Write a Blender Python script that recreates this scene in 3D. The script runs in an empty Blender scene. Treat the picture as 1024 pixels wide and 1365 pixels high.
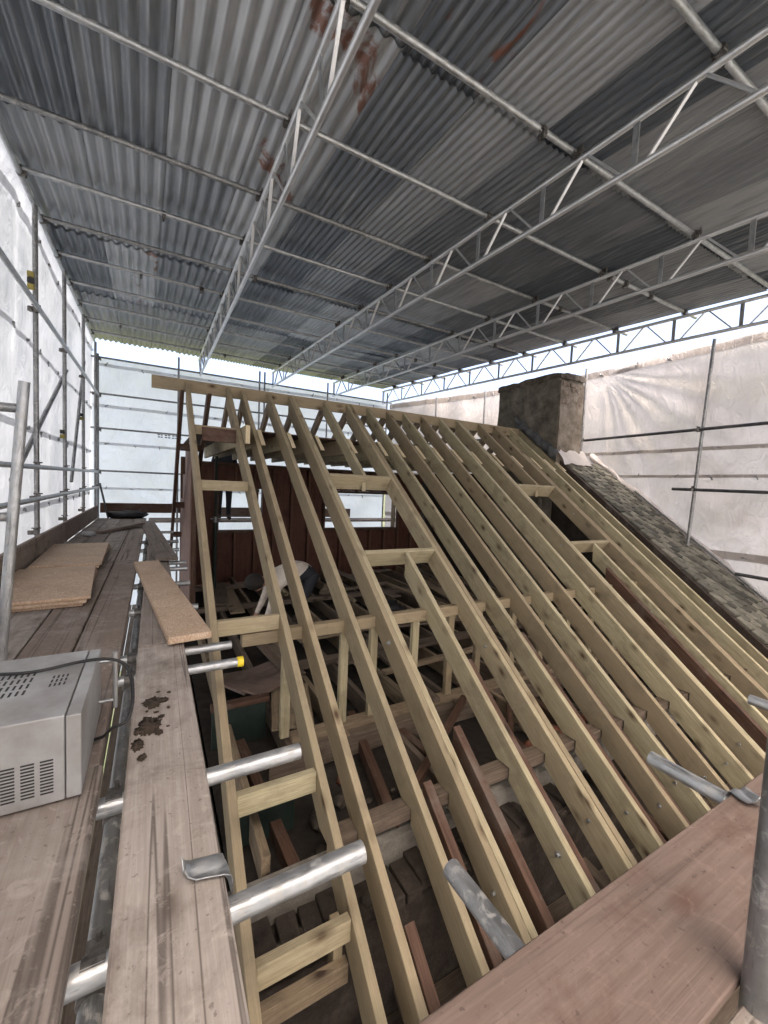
import bpy, bmesh, math, random
from mathutils import Vector, Matrix, noise
random.seed(11)
R = math.radians
sc = bpy.context.scene
col = sc.collection
# ------------------------------------------------------------------ camera
def cam_axes(a, b, g):
    f = Vector((math.sin(a)*math.cos(b), math.cos(a)*math.cos(b), -math.sin(b)))
    r = Vector((math.cos(a), -math.sin(a), 0)); d = f.cross(r)
    return r*math.cos(g)+d*math.sin(g), -r*math.sin(g)+d*math.cos(g), f
cr, cd, cf = cam_axes(R(29.393), R(3.671), R(-2.498))
camd = bpy.data.cameras.new('camera'); cam = bpy.data.objects.new('camera', camd); col.objects.link(cam)
cam.matrix_world = Matrix(((cr.x, -cd.x, -cf.x, 0), (cr.y, -cd.y, -cf.y, 0), (cr.z, -cd.z, -cf.z, 0), (0, 0, 0, 1)))
camd.sensor_fit = 'HORIZONTAL'; camd.sensor_width = 36; camd.lens = 545.31/1024*36
camd.clip_start = .05; camd.clip_end = 2000
sc.camera = cam
# ------------------------------------------------------------------ sky, sun, exposure
SUN_EL, SUN_AZ = R(62), R(194)          # compass-like: 0 = +Y, clockwise
w = bpy.data.worlds.new('World'); sc.world = w; w.use_nodes = True
nt = w.node_tree; bg = nt.nodes['Background']
sky = nt.nodes.new('ShaderNodeTexSky'); sky.sky_type = 'NISHITA'; sky.sun_disc = False
sky.sun_elevation = SUN_EL; sky.sun_rotation = SUN_AZ
sky.air_density = .7; sky.dust_density = 9.0; sky.ozone_density = .4
nt.links.new(sky.outputs[0], bg.inputs[0]); bg.inputs[1].default_value = .15
sd = bpy.data.lights.new('sun', 'SUN'); so = bpy.data.objects.new('sun', sd); col.objects.link(so)
sd.energy = .5; sd.angle = R(60); sd.color = (1, .98, .95)
sdir = Vector((math.sin(SUN_AZ)*math.cos(SUN_EL), math.cos(SUN_AZ)*math.cos(SUN_EL), math.sin(SUN_EL)))
so.rotation_euler = sdir.to_track_quat('Z', 'Y').to_euler(); so.location = (0, 0, 30)
sc.view_settings.view_transform = 'Standard'; sc.view_settings.look = 'None'
sc.view_settings.gamma = 1; sc.view_settings.use_curve_mapping = False
sc.view_settings.exposure = 2.62

# ------------------------------------------------------------------ materials
def new_mat(name):
    m = bpy.data.materials.new(name); m.use_nodes = True
    t = m.node_tree; return m, t, t.nodes['Principled BSDF']
def N(t, ty, **kw):
    n = t.nodes.new(ty)
    for k, v in kw.items():
        if isinstance(k, str) and k.startswith('i_'): n.inputs[k[2:]].default_value = v
        else: setattr(n, k, v)
    return n
def coords(t, scale=(1, 1, 1), rand=True):
    tc = N(t, 'ShaderNodeTexCoord'); mp = N(t, 'ShaderNodeMapping'); mp.inputs['Scale'].default_value = scale
    t.links.new(tc.outputs['Object'], mp.inputs['Vector'])
    if rand:
        oi = N(t, 'ShaderNodeObjectInfo'); mul = N(t, 'ShaderNodeVectorMath', operation='MULTIPLY')
        cx = N(t, 'ShaderNodeCombineXYZ')
        for i in range(3): t.links.new(oi.outputs['Random'], cx.inputs[i])
        mul.inputs[1].default_value = (37, 91, 53)
        t.links.new(cx.outputs[0], mul.inputs[0]); t.links.new(mul.outputs[0], mp.inputs['Location'])
    return mp.outputs[0]
def ramp(t, fac, stops):
    r = N(t, 'ShaderNodeValToRGB'); e = r.color_ramp.elements
    while len(e) < len(stops): e.new(.5)
    for k, (p, c) in enumerate(stops):
        e[k].position = p; e[k].color = (*c, 1) if len(c) == 3 else c
    t.links.new(fac, r.inputs[0]); return r.outputs[0]
def mix(t, fac, a, b, mode='MIX'):
    m = N(t, 'ShaderNodeMix', data_type='RGBA', blend_type=mode)
    for s, v in ((m.inputs[0], fac), (m.inputs[6], a), (m.inputs[7], b)):
        if hasattr(v, 'is_output'): t.links.new(v, s)
        elif isinstance(v, (int, float)): s.default_value = v
        else: s.default_value = (*v, 1)
    return m.outputs[2]
def noise_tex(t, vec, scale, detail=5, rough=.6, dist=0):
    n = N(t, 'ShaderNodeTexNoise'); n.inputs['Scale'].default_value = scale; n.inputs['Detail'].default_value = detail
    n.inputs['Roughness'].default_value = rough; n.inputs['Distortion'].default_value = dist
    t.links.new(vec, n.inputs['Vector']); return n.outputs['Fac']
def bump(t, p, h, strength=.3, dist=.01):
    b = N(t, 'ShaderNodeBump'); b.inputs['Strength'].default_value = strength; b.inputs['Distance'].default_value = dist
    t.links.new(h, b.inputs['Height']); t.links.new(b.outputs[0], p.inputs['Normal'])

def wood(name, ca, cb, cgrain, cknot=None, rough=.75, var=None, dirt=None, dirt_amt=.5, knot_scale=5.0, dirt_scale=3.5, crack=0):
    """timber with the grain along local X; var = second tone per piece"""
    m, t, p = new_mat(name)
    g = coords(t, (1.2, 26, 26)); fine = coords(t, (5, 160, 160)); o = coords(t, (1, 1, 1))
    n1 = noise_tex(t, g, 1.6, 4, .55, .6); n2 = noise_tex(t, fine, 1.5, 3, .6)
    c = ramp(t, n1, [(.3, ca), (.62, cb)])
    if var:
        oi = N(t, 'ShaderNodeObjectInfo')
        c = mix(t, ramp(t, oi.outputs['Random'], [(.25, (0, 0, 0)), (.8, (1, 1, 1))]), c, mix(t, .75, c, var))
        c = mix(t, 1.0, c, ramp(t, oi.outputs['Random'], [(0, (1.12,)*3), (.3, (.86,)*3), (.55, (1.05,)*3), (.8, (.82,)*3), (1, (1.08,)*3)]), 'MULTIPLY')
    c = mix(t, ramp(t, n2, [(.42, (1, 1, 1)), (.62, (0, 0, 0))]), c, mix(t, .25 if crack else .45, c, cgrain))
    nb = noise_tex(t, coords(t, (.7, 3, 3)), 1.2, 3, .6)
    c = mix(t, ramp(t, nb, [(.35, (.06 if crack else .16,)*3), (.7, (0, 0, 0))]), c, cgrain)
    if cknot:
        kv = coords(t, (.8, 1.5, 1.5)); v = N(t, 'ShaderNodeTexVoronoi'); v.inputs['Scale'].default_value = knot_scale
        v.inputs['Randomness'].default_value = 1; t.links.new(kv, v.inputs['Vector'])
        k = ramp(t, v.outputs['Distance'], [(.07, (1, 1, 1)), (.14, (.55,)*3), (.3, (0, 0, 0))])
        k = mix(t, 1.0, k, ramp(t, v.outputs['Color'], [(.42, (0, 0, 0)), (.46, (.55,)*3), (.75, (1, 1, 1))]), 'MULTIPLY')
        c = mix(t, k, c, cknot)
    if crack:
        nc = noise_tex(t, coords(t, (.12, 9, 9)), 1.3, 2, .5, .1)
        c = mix(t, ramp(t, nc, [(.485, (0, 0, 0)), (.497, (crack,)*3), (.503, (crack,)*3), (.515, (0, 0, 0))]), c, tuple(v*.4 for v in cgrain))
        ns = noise_tex(t, coords(t, (14, 14, 14)), 1.0, 6, .75, 1.5)
        c = mix(t, ramp(t, ns, [(.54, (0, 0, 0)), (.66, (.4,)*3)]), c, tuple(min(1, v*1.3) for v in cb))
        sp_ = noise_tex(t, coords(t, (60, 60, 60)), 1.0, 3, .6); c = mix(t, ramp(t, sp_, [(.64, (0, 0, 0)), (.7, (.6,)*3)]), c, tuple(v*.6 for v in cgrain))
    if dirt:
        nd = noise_tex(t, o, dirt_scale, 7, .68, .4)
        c = mix(t, ramp(t, nd, [(.5, (0, 0, 0)), (.66, (dirt_amt,)*3)]), c, dirt)
        nd2 = noise_tex(t, o, 30, 4, .7)
        c = mix(t, ramp(t, nd2, [(.62, (0, 0, 0)), (.72, (.35*dirt_amt+.1,)*3)]), c, dirt)
    t.links.new(c, p.inputs['Base Color']); p.inputs['Roughness'].default_value = rough
    p.inputs['Specular IOR Level'].default_value = .25
    bump(t, p, n2, .25, .004)
    return m
M = {}
M['pine'] = wood('treated_pine', (.45, .395, .25), (.6, .54, .365), (.24, .19, .12), (.08, .048, .026), var=(.33, .25, .165), dirt=(.15, .125, .09), dirt_amt=.36)
M['cut'] = wood('fresh_cut_pine', (.60, .50, .32), (.68, .58, .40), (.45, .34, .2))
M['old'] = wood('old_brown_timber', (.085, .045, .03), (.15, .085, .06), (.04, .025, .018), (.03, .018, .012), dirt=(.17, .14, .12), dirt_amt=.55)
M['oldgrey'] = wood('old_grey_timber', (.15, .112, .083), (.24, .19, .15), (.07, .052, .04), (.04, .03, .02), dirt=(.08, .06, .05), dirt_amt=.5)
M['oldlight'] = wood('old_pale_timber', (.28, .21, .14), (.38, .305, .21), (.13, .09, .06), (.06, .04, .03), dirt=(.09, .07, .05), dirt_amt=.5)
M['verge'] = wood('sooty_timber', (.04, .028, .022), (.075, .055, .045), (.02, .014, .012), dirt=(.13, .11, .1), dirt_amt=.6)
M['stud'] = wood('reddish_stud', (.13, .065, .045), (.19, .1, .07), (.08, .04, .03))
M['board'] = wood('scaffold_board', (.33, .282, .252), (.43, .382, .35), (.235, .195, .168), (.1, .075, .06), rough=.85, var=(.22, .175, .145), dirt=(.115, .09, .075), dirt_amt=.6, crack=.8)
M['board2'] = wood('scaffold_board_dark', (.275, .228, .2), (.36, .31, .278), (.18, .145, .123), (.12, .09, .07), rough=.85, var=(.2, .15, .12), dirt=(.4, .36, .33), dirt_amt=.4, crack=.8)
M['ply'] = wood('red_brown_board', (.19, .138, .115), (.24, .18, .153), (.145, .1, .082), (.16, .09, .065), rough=.7, dirt=(.12, .07, .05), dirt_amt=.6, dirt_scale=5, crack=.25)
M['redboard'] = wood('red_stained_board', (.115, .046, .03), (.165, .072, .05), (.055, .024, .017), rough=.6, dirt=(.05, .02, .014), dirt_amt=.5)
M['cheek'] = wood('pinkish_board', (.24, .15, .125), (.3, .2, .165), (.17, .1, .08), dirt=(.1, .06, .05), dirt_amt=.4)

def osb():
    m, t, p = new_mat('chipboard')
    o = coords(t, (1, 1, 1)); v = N(t, 'ShaderNodeTexVoronoi'); v.inputs['Scale'].default_value = 26
    mp = coords(t, (1, 2.2, 1)); nn = N(t, 'ShaderNodeTexNoise'); nn.inputs['Scale'].default_value = 9
    t.links.new(mp, nn.inputs['Vector']); va = N(t, 'ShaderNodeVectorMath', operation='ADD')
    t.links.new(mp, va.inputs[0]); t.links.new(nn.outputs['Color'], va.inputs[1]); t.links.new(va.outputs[0], v.inputs['Vector'])
    c = ramp(t, v.outputs['Color'], [(.1, (.42, .28, .185)), (.5, (.53, .38, .265)), (.9, (.66, .52, .39))])
    nd = noise_tex(t, o, 4, 5, .6); c = mix(t, ramp(t, nd, [(.48, (0, 0, 0)), (.68, (.35,)*3)]), c, (.3, .19, .12))
    t.links.new(c, p.inputs['Base Color']); p.inputs['Roughness'].default_value = .7
    bump(t, p, v.outputs['Distance'], .2, .004); return m
M['osb'] = osb()

def metal(name, a, b, metallic, r0, r1, scale=14, stretch=(1, 1, 1), spec=None):
    m, t, p = new_mat(name)
    o = coords(t, stretch); n = noise_tex(t, o, scale, 5, .6)
    t.links.new(ramp(t, n, [(.35, a), (.65, b)]), p.inputs['Base Color'])
    rr = N(t, 'ShaderNodeMapRange'); rr.inputs['To Min'].default_value = r0; rr.inputs['To Max'].default_value = r1
    t.links.new(n, rr.inputs['Value']); t.links.new(rr.outputs[0], p.inputs['Roughness'])
    p.inputs['Metallic'].default_value = metallic; bump(t, p, n, .08, .003); return m
M['galv'] = metal('galvanised_steel', (.36, .375, .39), (.55, .565, .58), .85, .34, .56, 22, (.6, 1, 1))
M['galv2'] = metal('weathered_steel', (.2, .205, .21), (.36, .365, .37), .75, .38, .6, 12, (.6, 1, 1))
for k_ in ('galv', 'galv2'):      # cement splashes and scuffs on the tubes
    t_ = M[k_].node_tree; p_ = t_.nodes['Principled BSDF']; src_ = p_.inputs['Base Color'].links[0].from_socket
    o_ = coords(t_, (1, 1, 1)); f_ = ramp(t_, noise_tex(t_, o_, 30, 6, .7, .5), [(.53, (0, 0, 0)), (.6, (.75,)*3)]); sc_ = ramp(t_, noise_tex(t_, coords(t_, (6, 60, 60)), 1.2, 4, .7), [(.56, (0, 0, 0)), (.66, (.6,)*3)])
    t_.links.new(mix(t_, sc_, mix(t_, f_, src_, (.42, .41, .39)), (.14, .14, .14)), p_.inputs['Base Color'])
    mm = N(t_, 'ShaderNodeMath', operation='MULTIPLY_ADD'); mm.inputs[1].default_value = -.8; mm.inputs[2].default_value = p_.inputs['Metallic'].default_value
    t_.links.new(f_, mm.inputs[0]); t_.links.new(mm.outputs[0], p_.inputs['Metallic'])
M['alu'] = metal('aluminium', (.62, .63, .64), (.78, .79, .8), .8, .35, .5, 12, (.5, 1, 1))
M['darksteel'] = metal('dark_steel', (.06, .06, .065), (.12, .12, .125), .6, .4, .65)
M['coupler'] = metal('coupler_steel', (.07, .065, .06), (.2, .19, .18), .7, .4, .6, 30)
M['enamel'] = metal('grey_enamel', (.27, .26, .25), (.43, .435, .445), .25, .38, .55, 5)
M['black'] = metal('black_rubber', (.012, .012, .013), (.02, .02, .021), 0, .5, .6)
M['yellow'] = metal('yellow_plastic', (.72, .56, .02), (.8, .62, .04), 0, .4, .5)
M['green'] = metal('green_paint', (.014, .026, .021), (.024, .038, .032), .1, .5, .7)
M['lead'] = metal('lead_sheet', (.05, .052, .056), (.14, .142, .145), .2, .6, .8, 8)

def iron(name, rust, pale):
    m, t, p = new_mat(name)
    oi = N(t, 'ShaderNodeObjectInfo'); o = coords(t, (1, 1, 1)); st = coords(t, (9, .9, 1))
    n = noise_tex(t, st, 2.2, 6, .65, .3); nb = noise_tex(t, o, 1.3, 5, .6)
    c = ramp(t, n, [(.3, (.13, .138, .148)), (.55, (.23, .238, .246)), (.75, (.45, .455, .455))])
    c = mix(t, ramp(t, nb, [(.5, (0, 0, 0)), (.72, (pale,)*3)]), c, (.6, .6, .58))
    c = mix(t, .72, c, mix(t, ramp(t, oi.outputs['Random'], [(.15, (0, 0, 0)), (.9, (1, 1, 1))]), (.085, .105, .13), (.5, .515, .53)))
    ns = noise_tex(t, coords(t, (22, .35, 1)), 1.5, 3, .6); c = mix(t, ramp(t, ns, [(.52, (0, 0, 0)), (.7, (.3,)*3)]), c, (.6, .6, .6))
    c = mix(t, ramp(t, noise_tex(t, coords(t, (16, .5, 1)), 1.3, 4, .6), [(.5, (0, 0, 0)), (.68, (.35,)*3)]), c, (.07, .075, .085))
    r = noise_tex(t, coords(t, (1.6, .9, 1)), 1.5, 7, .62, .5)
    c = mix(t, ramp(t, r, [(1-rust, (0, 0, 0)), (1-rust+.045, (.85,)*3)]), c, (.19, .07, .035))
    t.links.new(c, p.inputs['Base Color']); p.inputs['Metallic'].default_value = .5
    p.inputs['Roughness'].default_value = .42; bump(t, p, n, .06, .003); return m
M['iron'] = iron('corrugated_iron', .23, .45); M['iron_rust'] = iron('rusty_corrugated_iron', .435, .3); M['iron_pale'] = iron('pale_corrugated_iron', .25, .9)

def sheeting(name, tint, dirt, amt, tl=.5):
    m, t, p = new_mat(name)
    t.nodes.remove(p); out = t.nodes['Material Output']
    o = coords(t, (1, 1, 1), False); n = noise_tex(t, o, 1.1, 6, .62, .6); n2 = noise_tex(t, coords(t, (3, 3, 1.2), False), 2.5, 6, .6, 1.2)
    c = mix(t, ramp(t, n, [(.42, (0, 0, 0)), (.75, (amt,)*3)]), tint, dirt)
    sp = noise_tex(t, o, 26, 3, .5); c = mix(t, ramp(t, sp, [(.68, (0, 0, 0)), (.74, (amt*.7,)*3)]), c, dirt)
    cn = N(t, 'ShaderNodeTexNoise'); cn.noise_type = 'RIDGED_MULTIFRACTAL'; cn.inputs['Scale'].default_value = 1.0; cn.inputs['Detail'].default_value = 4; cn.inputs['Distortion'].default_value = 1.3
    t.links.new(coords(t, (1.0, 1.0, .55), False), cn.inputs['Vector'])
    c = mix(t, ramp(t, cn.outputs['Fac'], [(.5, (0, 0, 0)), (.95, (.6,)*3)]), c, tuple(v*.8 for v in dirt))  # creases drawn into the colour: darker lines stand in for fold shading
    d = N(t, 'ShaderNodeBsdfDiffuse'); tr = N(t, 'ShaderNodeBsdfTranslucent'); gl = N(t, 'ShaderNodeBsdfGlossy')
    gl.inputs['Roughness'].default_value = .35; gl.inputs['Color'].default_value = (.9, .9, .92, 1)
    n3 = N(t, 'ShaderNodeTexNoise'); n3.noise_type = 'RIDGED_MULTIFRACTAL'; n3.inputs['Scale'].default_value = 1.5; n3.inputs['Detail'].default_value = 5; n3.inputs['Distortion'].default_value = .8
    t.links.new(coords(t, (1.1, 1.1, .8), False), n3.inputs['Vector'])
    ad = N(t, 'ShaderNodeMath', operation='MULTIPLY_ADD'); ad.inputs[1].default_value = .45; t.links.new(n3.outputs['Fac'], ad.inputs[0]); t.links.new(n2, ad.inputs[2])
    b = N(t, 'ShaderNodeBump'); b.inputs['Strength'].default_value = .75; b.inputs['Distance'].default_value = .045
    t.links.new(ad.outputs[0], b.inputs['Height'])
    for q in (d, tr): t.links.new(c, q.inputs['Color'])
    for q in (d, tr, gl): t.links.new(b.outputs[0], q.inputs['Normal'])
    a = N(t, 'ShaderNodeMixShader'); a.inputs[0].default_value = tl; t.links.new(d.outputs[0], a.inputs[1]); t.links.new(tr.outputs[0], a.inputs[2])
    e = N(t, 'ShaderNodeMixShader'); e.inputs[0].default_value = .06; t.links.new(a.outputs[0], e.inputs[1]); t.links.new(gl.outputs[0], e.inputs[2])
    t.links.new(e.outputs[0], out.inputs[0]); return m
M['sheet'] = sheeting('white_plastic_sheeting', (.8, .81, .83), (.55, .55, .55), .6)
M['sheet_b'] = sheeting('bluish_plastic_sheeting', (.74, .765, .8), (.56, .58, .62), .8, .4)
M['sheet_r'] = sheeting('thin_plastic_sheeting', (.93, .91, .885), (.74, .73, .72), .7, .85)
M['sheet_f'] = sheeting('added_front_sheeting', (.8, .8, .8), (.62, .6, .58), .6, .45)
M['sheet_w'] = sheeting('beige_plastic_sheeting', (.68, .63, .605), (.44, .385, .35), .85, .42)  # beige tint, darker than the other sheets
M['band'] = sheeting('eyelet_band', (.7, .71, .73), (.58, .59, .61), .4)
M['band_w'] = sheeting('beige_eyelet_band', (.46, .415, .385), (.34, .3, .27), .5)

def masonry(name, cols, scale=5, bs=.5):
    m, t, p = new_mat(name)
    o = coords(t, (1, 1, 1)); n = noise_tex(t, o, scale, 8, .68, .3); n2 = noise_tex(t, o, scale*5, 6, .65)
    c = ramp(t, n, [(.3, cols[0]), (.5, cols[1]), (.68, cols[2])])
    c = mix(t, ramp(t, n2, [(.45, (0, 0, 0)), (.75, (.45,)*3)]), c, cols[0])
    t.links.new(c, p.inputs['Base Color']); p.inputs['Roughness'].default_value = .92
    p.inputs['Specular IOR Level'].default_value = .15
    bump(t, p, n2, bs, .02); return m
M['render'] = masonry('chimney_render', [(.06, .054, .044), (.155, .138, .112), (.25, .225, .187)], 3.2)
M['render2'] = masonry('chimney_render_front', [(.1, .085, .068), (.19, .16, .13), (.28, .245, .205)], 5)
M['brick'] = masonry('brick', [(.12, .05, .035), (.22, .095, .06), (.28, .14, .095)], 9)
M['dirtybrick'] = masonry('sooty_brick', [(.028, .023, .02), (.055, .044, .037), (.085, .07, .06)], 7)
M['crumble'] = masonry('crumbling_brick', [(.1, .078, .06), (.19, .152, .12), (.3, .25, .2)], 14)
M['brickbuff'] = masonry('buff_brick', [(.24, .15, .1), (.33, .22, .15), (.42, .32, .24)], 9)
M['capstone'] = masonry('sooty_mortar', [(.06, .05, .04), (.13, .11, .09), (.2, .175, .145)], 5)
M['mortar'] = masonry('mortar', [(.16, .145, .125), (.24, .22, .195), (.3, .28, .25)], 8)
M['tile'] = masonry('clay_tile', [(.1, .094, .08), (.15, .141, .12), (.2, .19, .163)], 9, .25)
tn_ = M['tile'].node_tree; pb = tn_.nodes['Principled BSDF']; src = pb.inputs['Base Color'].links[0].from_socket
oi_ = N(tn_, 'ShaderNodeObjectInfo'); tn_.links.new(mix(tn_, 1.0, src, ramp(tn_, oi_.outputs['Random'], [(0, (.45, .46, .47)), (.5, (.9, .92, .92)), (1, (1.4, 1.4, 1.35))]), 'MULTIPLY'), pb.inputs['Base Color'])
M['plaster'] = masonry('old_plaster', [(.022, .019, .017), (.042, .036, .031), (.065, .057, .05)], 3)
M['mud'] = masonry('mud', [(.05, .037, .028), (.085, .065, .05), (.14, .11, .09)], 24)
M['ground'] = masonry('ground', [(.05, .07, .03), (.08, .09, .05), (.12, .11, .08)], .3)
M['rubble'] = masonry('rubble', [(.035, .03, .025), (.085, .07, .057), (.16, .135, .11)], 14)
def plain(name, c, rough=.8):
    m, t, p = new_mat(name); o = coords(t); n = noise_tex(t, o, 12, 4, .6)
    t.links.new(ramp(t, n, [(.3, tuple(v*.75 for v in c)), (.7, tuple(min(1, v*1.15) for v in c))]), p.inputs['Base Color'])
    p.inputs['Roughness'].default_value = rough; bump(t, p, n, .2, .006); return m
M['shirt'] = plain('pale_shirt', (.62, .56, .49)); M['trousers'] = plain('dark_trousers', (.02, .022, .03))
M['skin'] = plain('skin', (.42, .24, .17), .5); M['hair'] = plain('dark_hair', (.015, .012, .01)); M['boot'] = plain('boot', (.05, .035, .025))
M['ink'] = plain('blue_grey_ink', (.25, .27, .33)); M['tag'] = plain('yellow_tag', (.3, .25, .07)); M['vent'] = plain('vent_shadow', (.03, .03, .03))

# ------------------------------------------------------------------ builders
def link(o, parent=None):
    col.objects.link(o)
    if parent: o.parent = parent
    return o
def tag(o, label, cat, group=None, kind=None):
    o['label'] = label; o['category'] = cat
    if group: o['group'] = group
    if kind: o['kind'] = kind
    return o
def thing(name, label, cat, loc=(0, 0, 0), group=None):
    o = bpy.data.objects.new(name, None); o.location = loc; o.empty_display_size = .1
    link(o); tag(o, label, cat, group); bpy.context.view_layer.update(); return o
def mesh(name, vs, fs, mat, parent=None, smooth=False, mw=None):
    me = bpy.data.meshes.new(name); me.from_pydata([tuple(v) for v in vs], [], fs); me.update()
    bm = bmesh.new(); bm.from_mesh(me); bmesh.ops.recalc_face_normals(bm, faces=bm.faces); bm.to_mesh(me); bm.free()
    for m_ in (mat if isinstance(mat, list) else [mat]): me.materials.append(m_)
    if smooth: me.polygons.foreach_set('use_smooth', [True]*len(me.polygons))
    return place(name, me, mw, parent)
def place(name, me, mw=None, parent=None):
    o = bpy.data.objects.new(name, me); link(o)
    mw = mw or Matrix()
    if parent:
        o.parent = parent
        o.matrix_parent_inverse = Matrix()
        o.matrix_basis = world_of(parent).inverted() @ mw
    else: o.matrix_basis = mw
    return o
def world_of(o):
    m = o.matrix_basis.copy()
    while o.parent: o = o.parent; m = o.matrix_basis @ m
    return m
def frame(p0, p1, up=(0, 0, 1)):
    p0, p1 = Vector(p0), Vector(p1); x = (p1-p0).normalized(); u = Vector(up)
    if abs(x.dot(u)) > .98: u = Vector((0, 1, 0))
    y = u.cross(x).normalized(); z = x.cross(y)
    return Matrix(((x.x, y.x, z.x, p0.x), (x.y, y.y, z.y, p0.y), (x.z, y.z, z.z, p0.z), (0, 0, 0, 1)))
def beam_data(L, wd, h, ch=.003):
    a, b, c = wd/2, h/2, min(ch, wd/4, h/4)
    pr = [(-a+c, -b), (a-c, -b), (a, -b+c), (a, b-c), (a-c, b), (-a+c, b), (-a, b-c), (-a, -b+c)]
    xs = [0, c, L-c, L]; vs = []
    for k, x in enumerate(xs):
        q = 1 if k in (1, 2) else .0
        for (y, z) in pr:
            if q: vs.append((x, y, z))
            else: vs.append((x, y*(1-c/a), z*(1-c/b)))
    fs = [tuple(range(8)), tuple(range(24, 32))]
    for k in range(3):
        for i in range(8): fs.append((k*8+i, k*8+(i+1) % 8, (k+1)*8+(i+1) % 8, (k+1)*8+i))
    return vs, fs
def beam(name, p0, p1, wd, h, mat, parent=None, up=(0, 0, 1), ch=.003):
    """bar from p0 to p1 (centre line), width across, height along up; local X = grain"""
    L = (Vector(p1)-Vector(p0)).length
    vs, fs = beam_data(L, wd, h, ch)
    return mesh(name, vs, fs, mat, parent, mw=frame(p0, p1, up))
def box(name, lo, hi, mat, parent=None, ch=.003):
    """axis box; local X along its longest side so the grain follows it"""
    lo, hi = Vector(lo), Vector(hi); s = hi-lo; c = (lo+hi)/2
    k = max(range(3), key=lambda i: s[i])
    if k == 0: return beam(name, (lo.x, c.y, c.z), (hi.x, c.y, c.z), s.y, s.z, mat, parent, ch=ch)
    if k == 1: return beam(name, (c.x, lo.y, c.z), (c.x, hi.y, c.z), s.x, s.z, mat, parent, ch=ch)
    return beam(name, (c.x, c.y, lo.z), (c.x, c.y, hi.z), s.x, s.y, mat, parent, ch=ch)
def tube(name, p0, p1, r, mat, parent=None, seg=14, wall=.005):
    L = (Vector(p1)-Vector(p0)).length; vs = []; fs = []
    prof = [(0, r-wall), (0, r), (L, r), (L, r-wall)]
    for (x, q) in prof:
        for i in range(seg):
            a = 2*math.pi*i/seg; vs.append((x, q*math.cos(a), q*math.sin(a)))
    for k in range(4):
        k2 = (k+1) % 4
        for i in range(seg): fs.append((k*seg+i, k*seg+(i+1) % seg, k2*seg+(i+1) % seg, k2*seg+i))
    o = mesh(name, vs, fs, mat, parent, mw=frame(p0, p1))
    me = o.data
    for p in me.polygons: p.use_smooth = True
    bm = bmesh.new(); bm.from_mesh(me)
    for e in bm.edges:
        if len(e.link_faces) == 2 and e.link_faces[0].normal.angle(e.link_faces[1].normal) > .9: e.smooth = False
    bm.to_mesh(me); bm.free()
    return o
def path_tube(name, pts, r, mat, parent=None, seg=8):
    pts = [Vector(p) for p in pts]; out = []
    for i in range(len(pts)-1):      # Catmull-Rom
        p0, p1, p2, p3 = pts[max(i-1, 0)], pts[i], pts[i+1], pts[min(i+2, len(pts)-1)]
        for k in range(6):
            t = k/6; out.append(.5*((2*p1)+(p2-p0)*t+(2*p0-5*p1+4*p2-p3)*t*t+(3*p1-p0-3*p2+p3)*t**3))
    out.append(pts[-1]); vs = []; fs = []
    for i, p in enumerate(out):
        d = (out[min(i+1, len(out)-1)]-out[max(i-1, 0)]).normalized()
        u = Vector((0, 0, 1)) if abs(d.z) < .9 else Vector((1, 0, 0)); a = d.cross(u).normalized(); b = d.cross(a)
        for k in range(seg):
            q = 2*math.pi*k/seg; vs.append(p+a*r*math.cos(q)+b*r*math.sin(q))
    n = len(out)
    for i in range(n-1):
        for k in range(seg): fs.append((i*seg+k, i*seg+(k+1) % seg, (i+1)*seg+(k+1) % seg, (i+1)*seg+k))
    fs += [tuple(range(seg)), tuple(range((n-1)*seg, n*seg))]
    return mesh(name, vs, fs, mat, parent, True)
def lump(name, c, size, mat, parent=None, seed=0, sub=3, amp=.35, f=2.5):
    bm = bmesh.new(); bmesh.ops.create_icosphere(bm, subdivisions=sub, radius=1)
    for v in bm.verts:
        n = noise.fractal(v.co*f+Vector((seed*7.1, 3, seed)), 1, 2, 4); v.co = Vector([v.co[i]*size[i]*(1+amp*n) for i in range(3)])
    me = bpy.data.meshes.new(name); bm.to_mesh(me); bm.free(); me.materials.append(mat)
    me.polygons.foreach_set('use_smooth', [True]*len(me.polygons))
    return place(name, me, Matrix.Translation(c), parent)
# a shared coupler: two clamp bands at right angles with bolts
def coupler_mesh():
    bm = bmesh.new()
    def cyl(r, h, m_): bmesh.ops.create_cone(bm, cap_ends=True, segments=12, radius1=r, radius2=r, depth=h, matrix=m_)
    cyl(.034, .05, Matrix.Rotation(R(90), 4, 'Y')); cyl(.034, .05, Matrix.Translation((0, 0, -.05)) @ Matrix.Rotation(R(90), 4, 'X'))
    bmesh.ops.create_cube(bm, size=1, matrix=Matrix.Translation((0, .035, 0)) @ Matrix.Diagonal((.04, .05, .045, 1)))
    bmesh.ops.create_cube(bm, size=1, matrix=Matrix.Translation((.04, 0, -.05)) @ Matrix.Diagonal((.05, .04, .045, 1)))
    cyl(.008, .09, Matrix.Translation((.005, .055, 0))); cyl(.008, .09, Matrix.Translation((.055, .005, -.05)))
    me = bpy.data.meshes.new('coupler'); bm.to_mesh(me); bm.free(); me.materials.append(M['coupler']); return me
CPL = coupler_mesh()
def coupler(p, parent, rz=0, rx=0, name='coupler', k=.85):
    return place(name, CPL, Matrix.Translation(p) @ Matrix.Rotation(rz, 4, 'Z') @ Matrix.Rotation(rx, 4, 'X') @ Matrix.Diagonal((k, k, k, 1)), parent)
T = .0242          # scaffold tube radius

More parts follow.
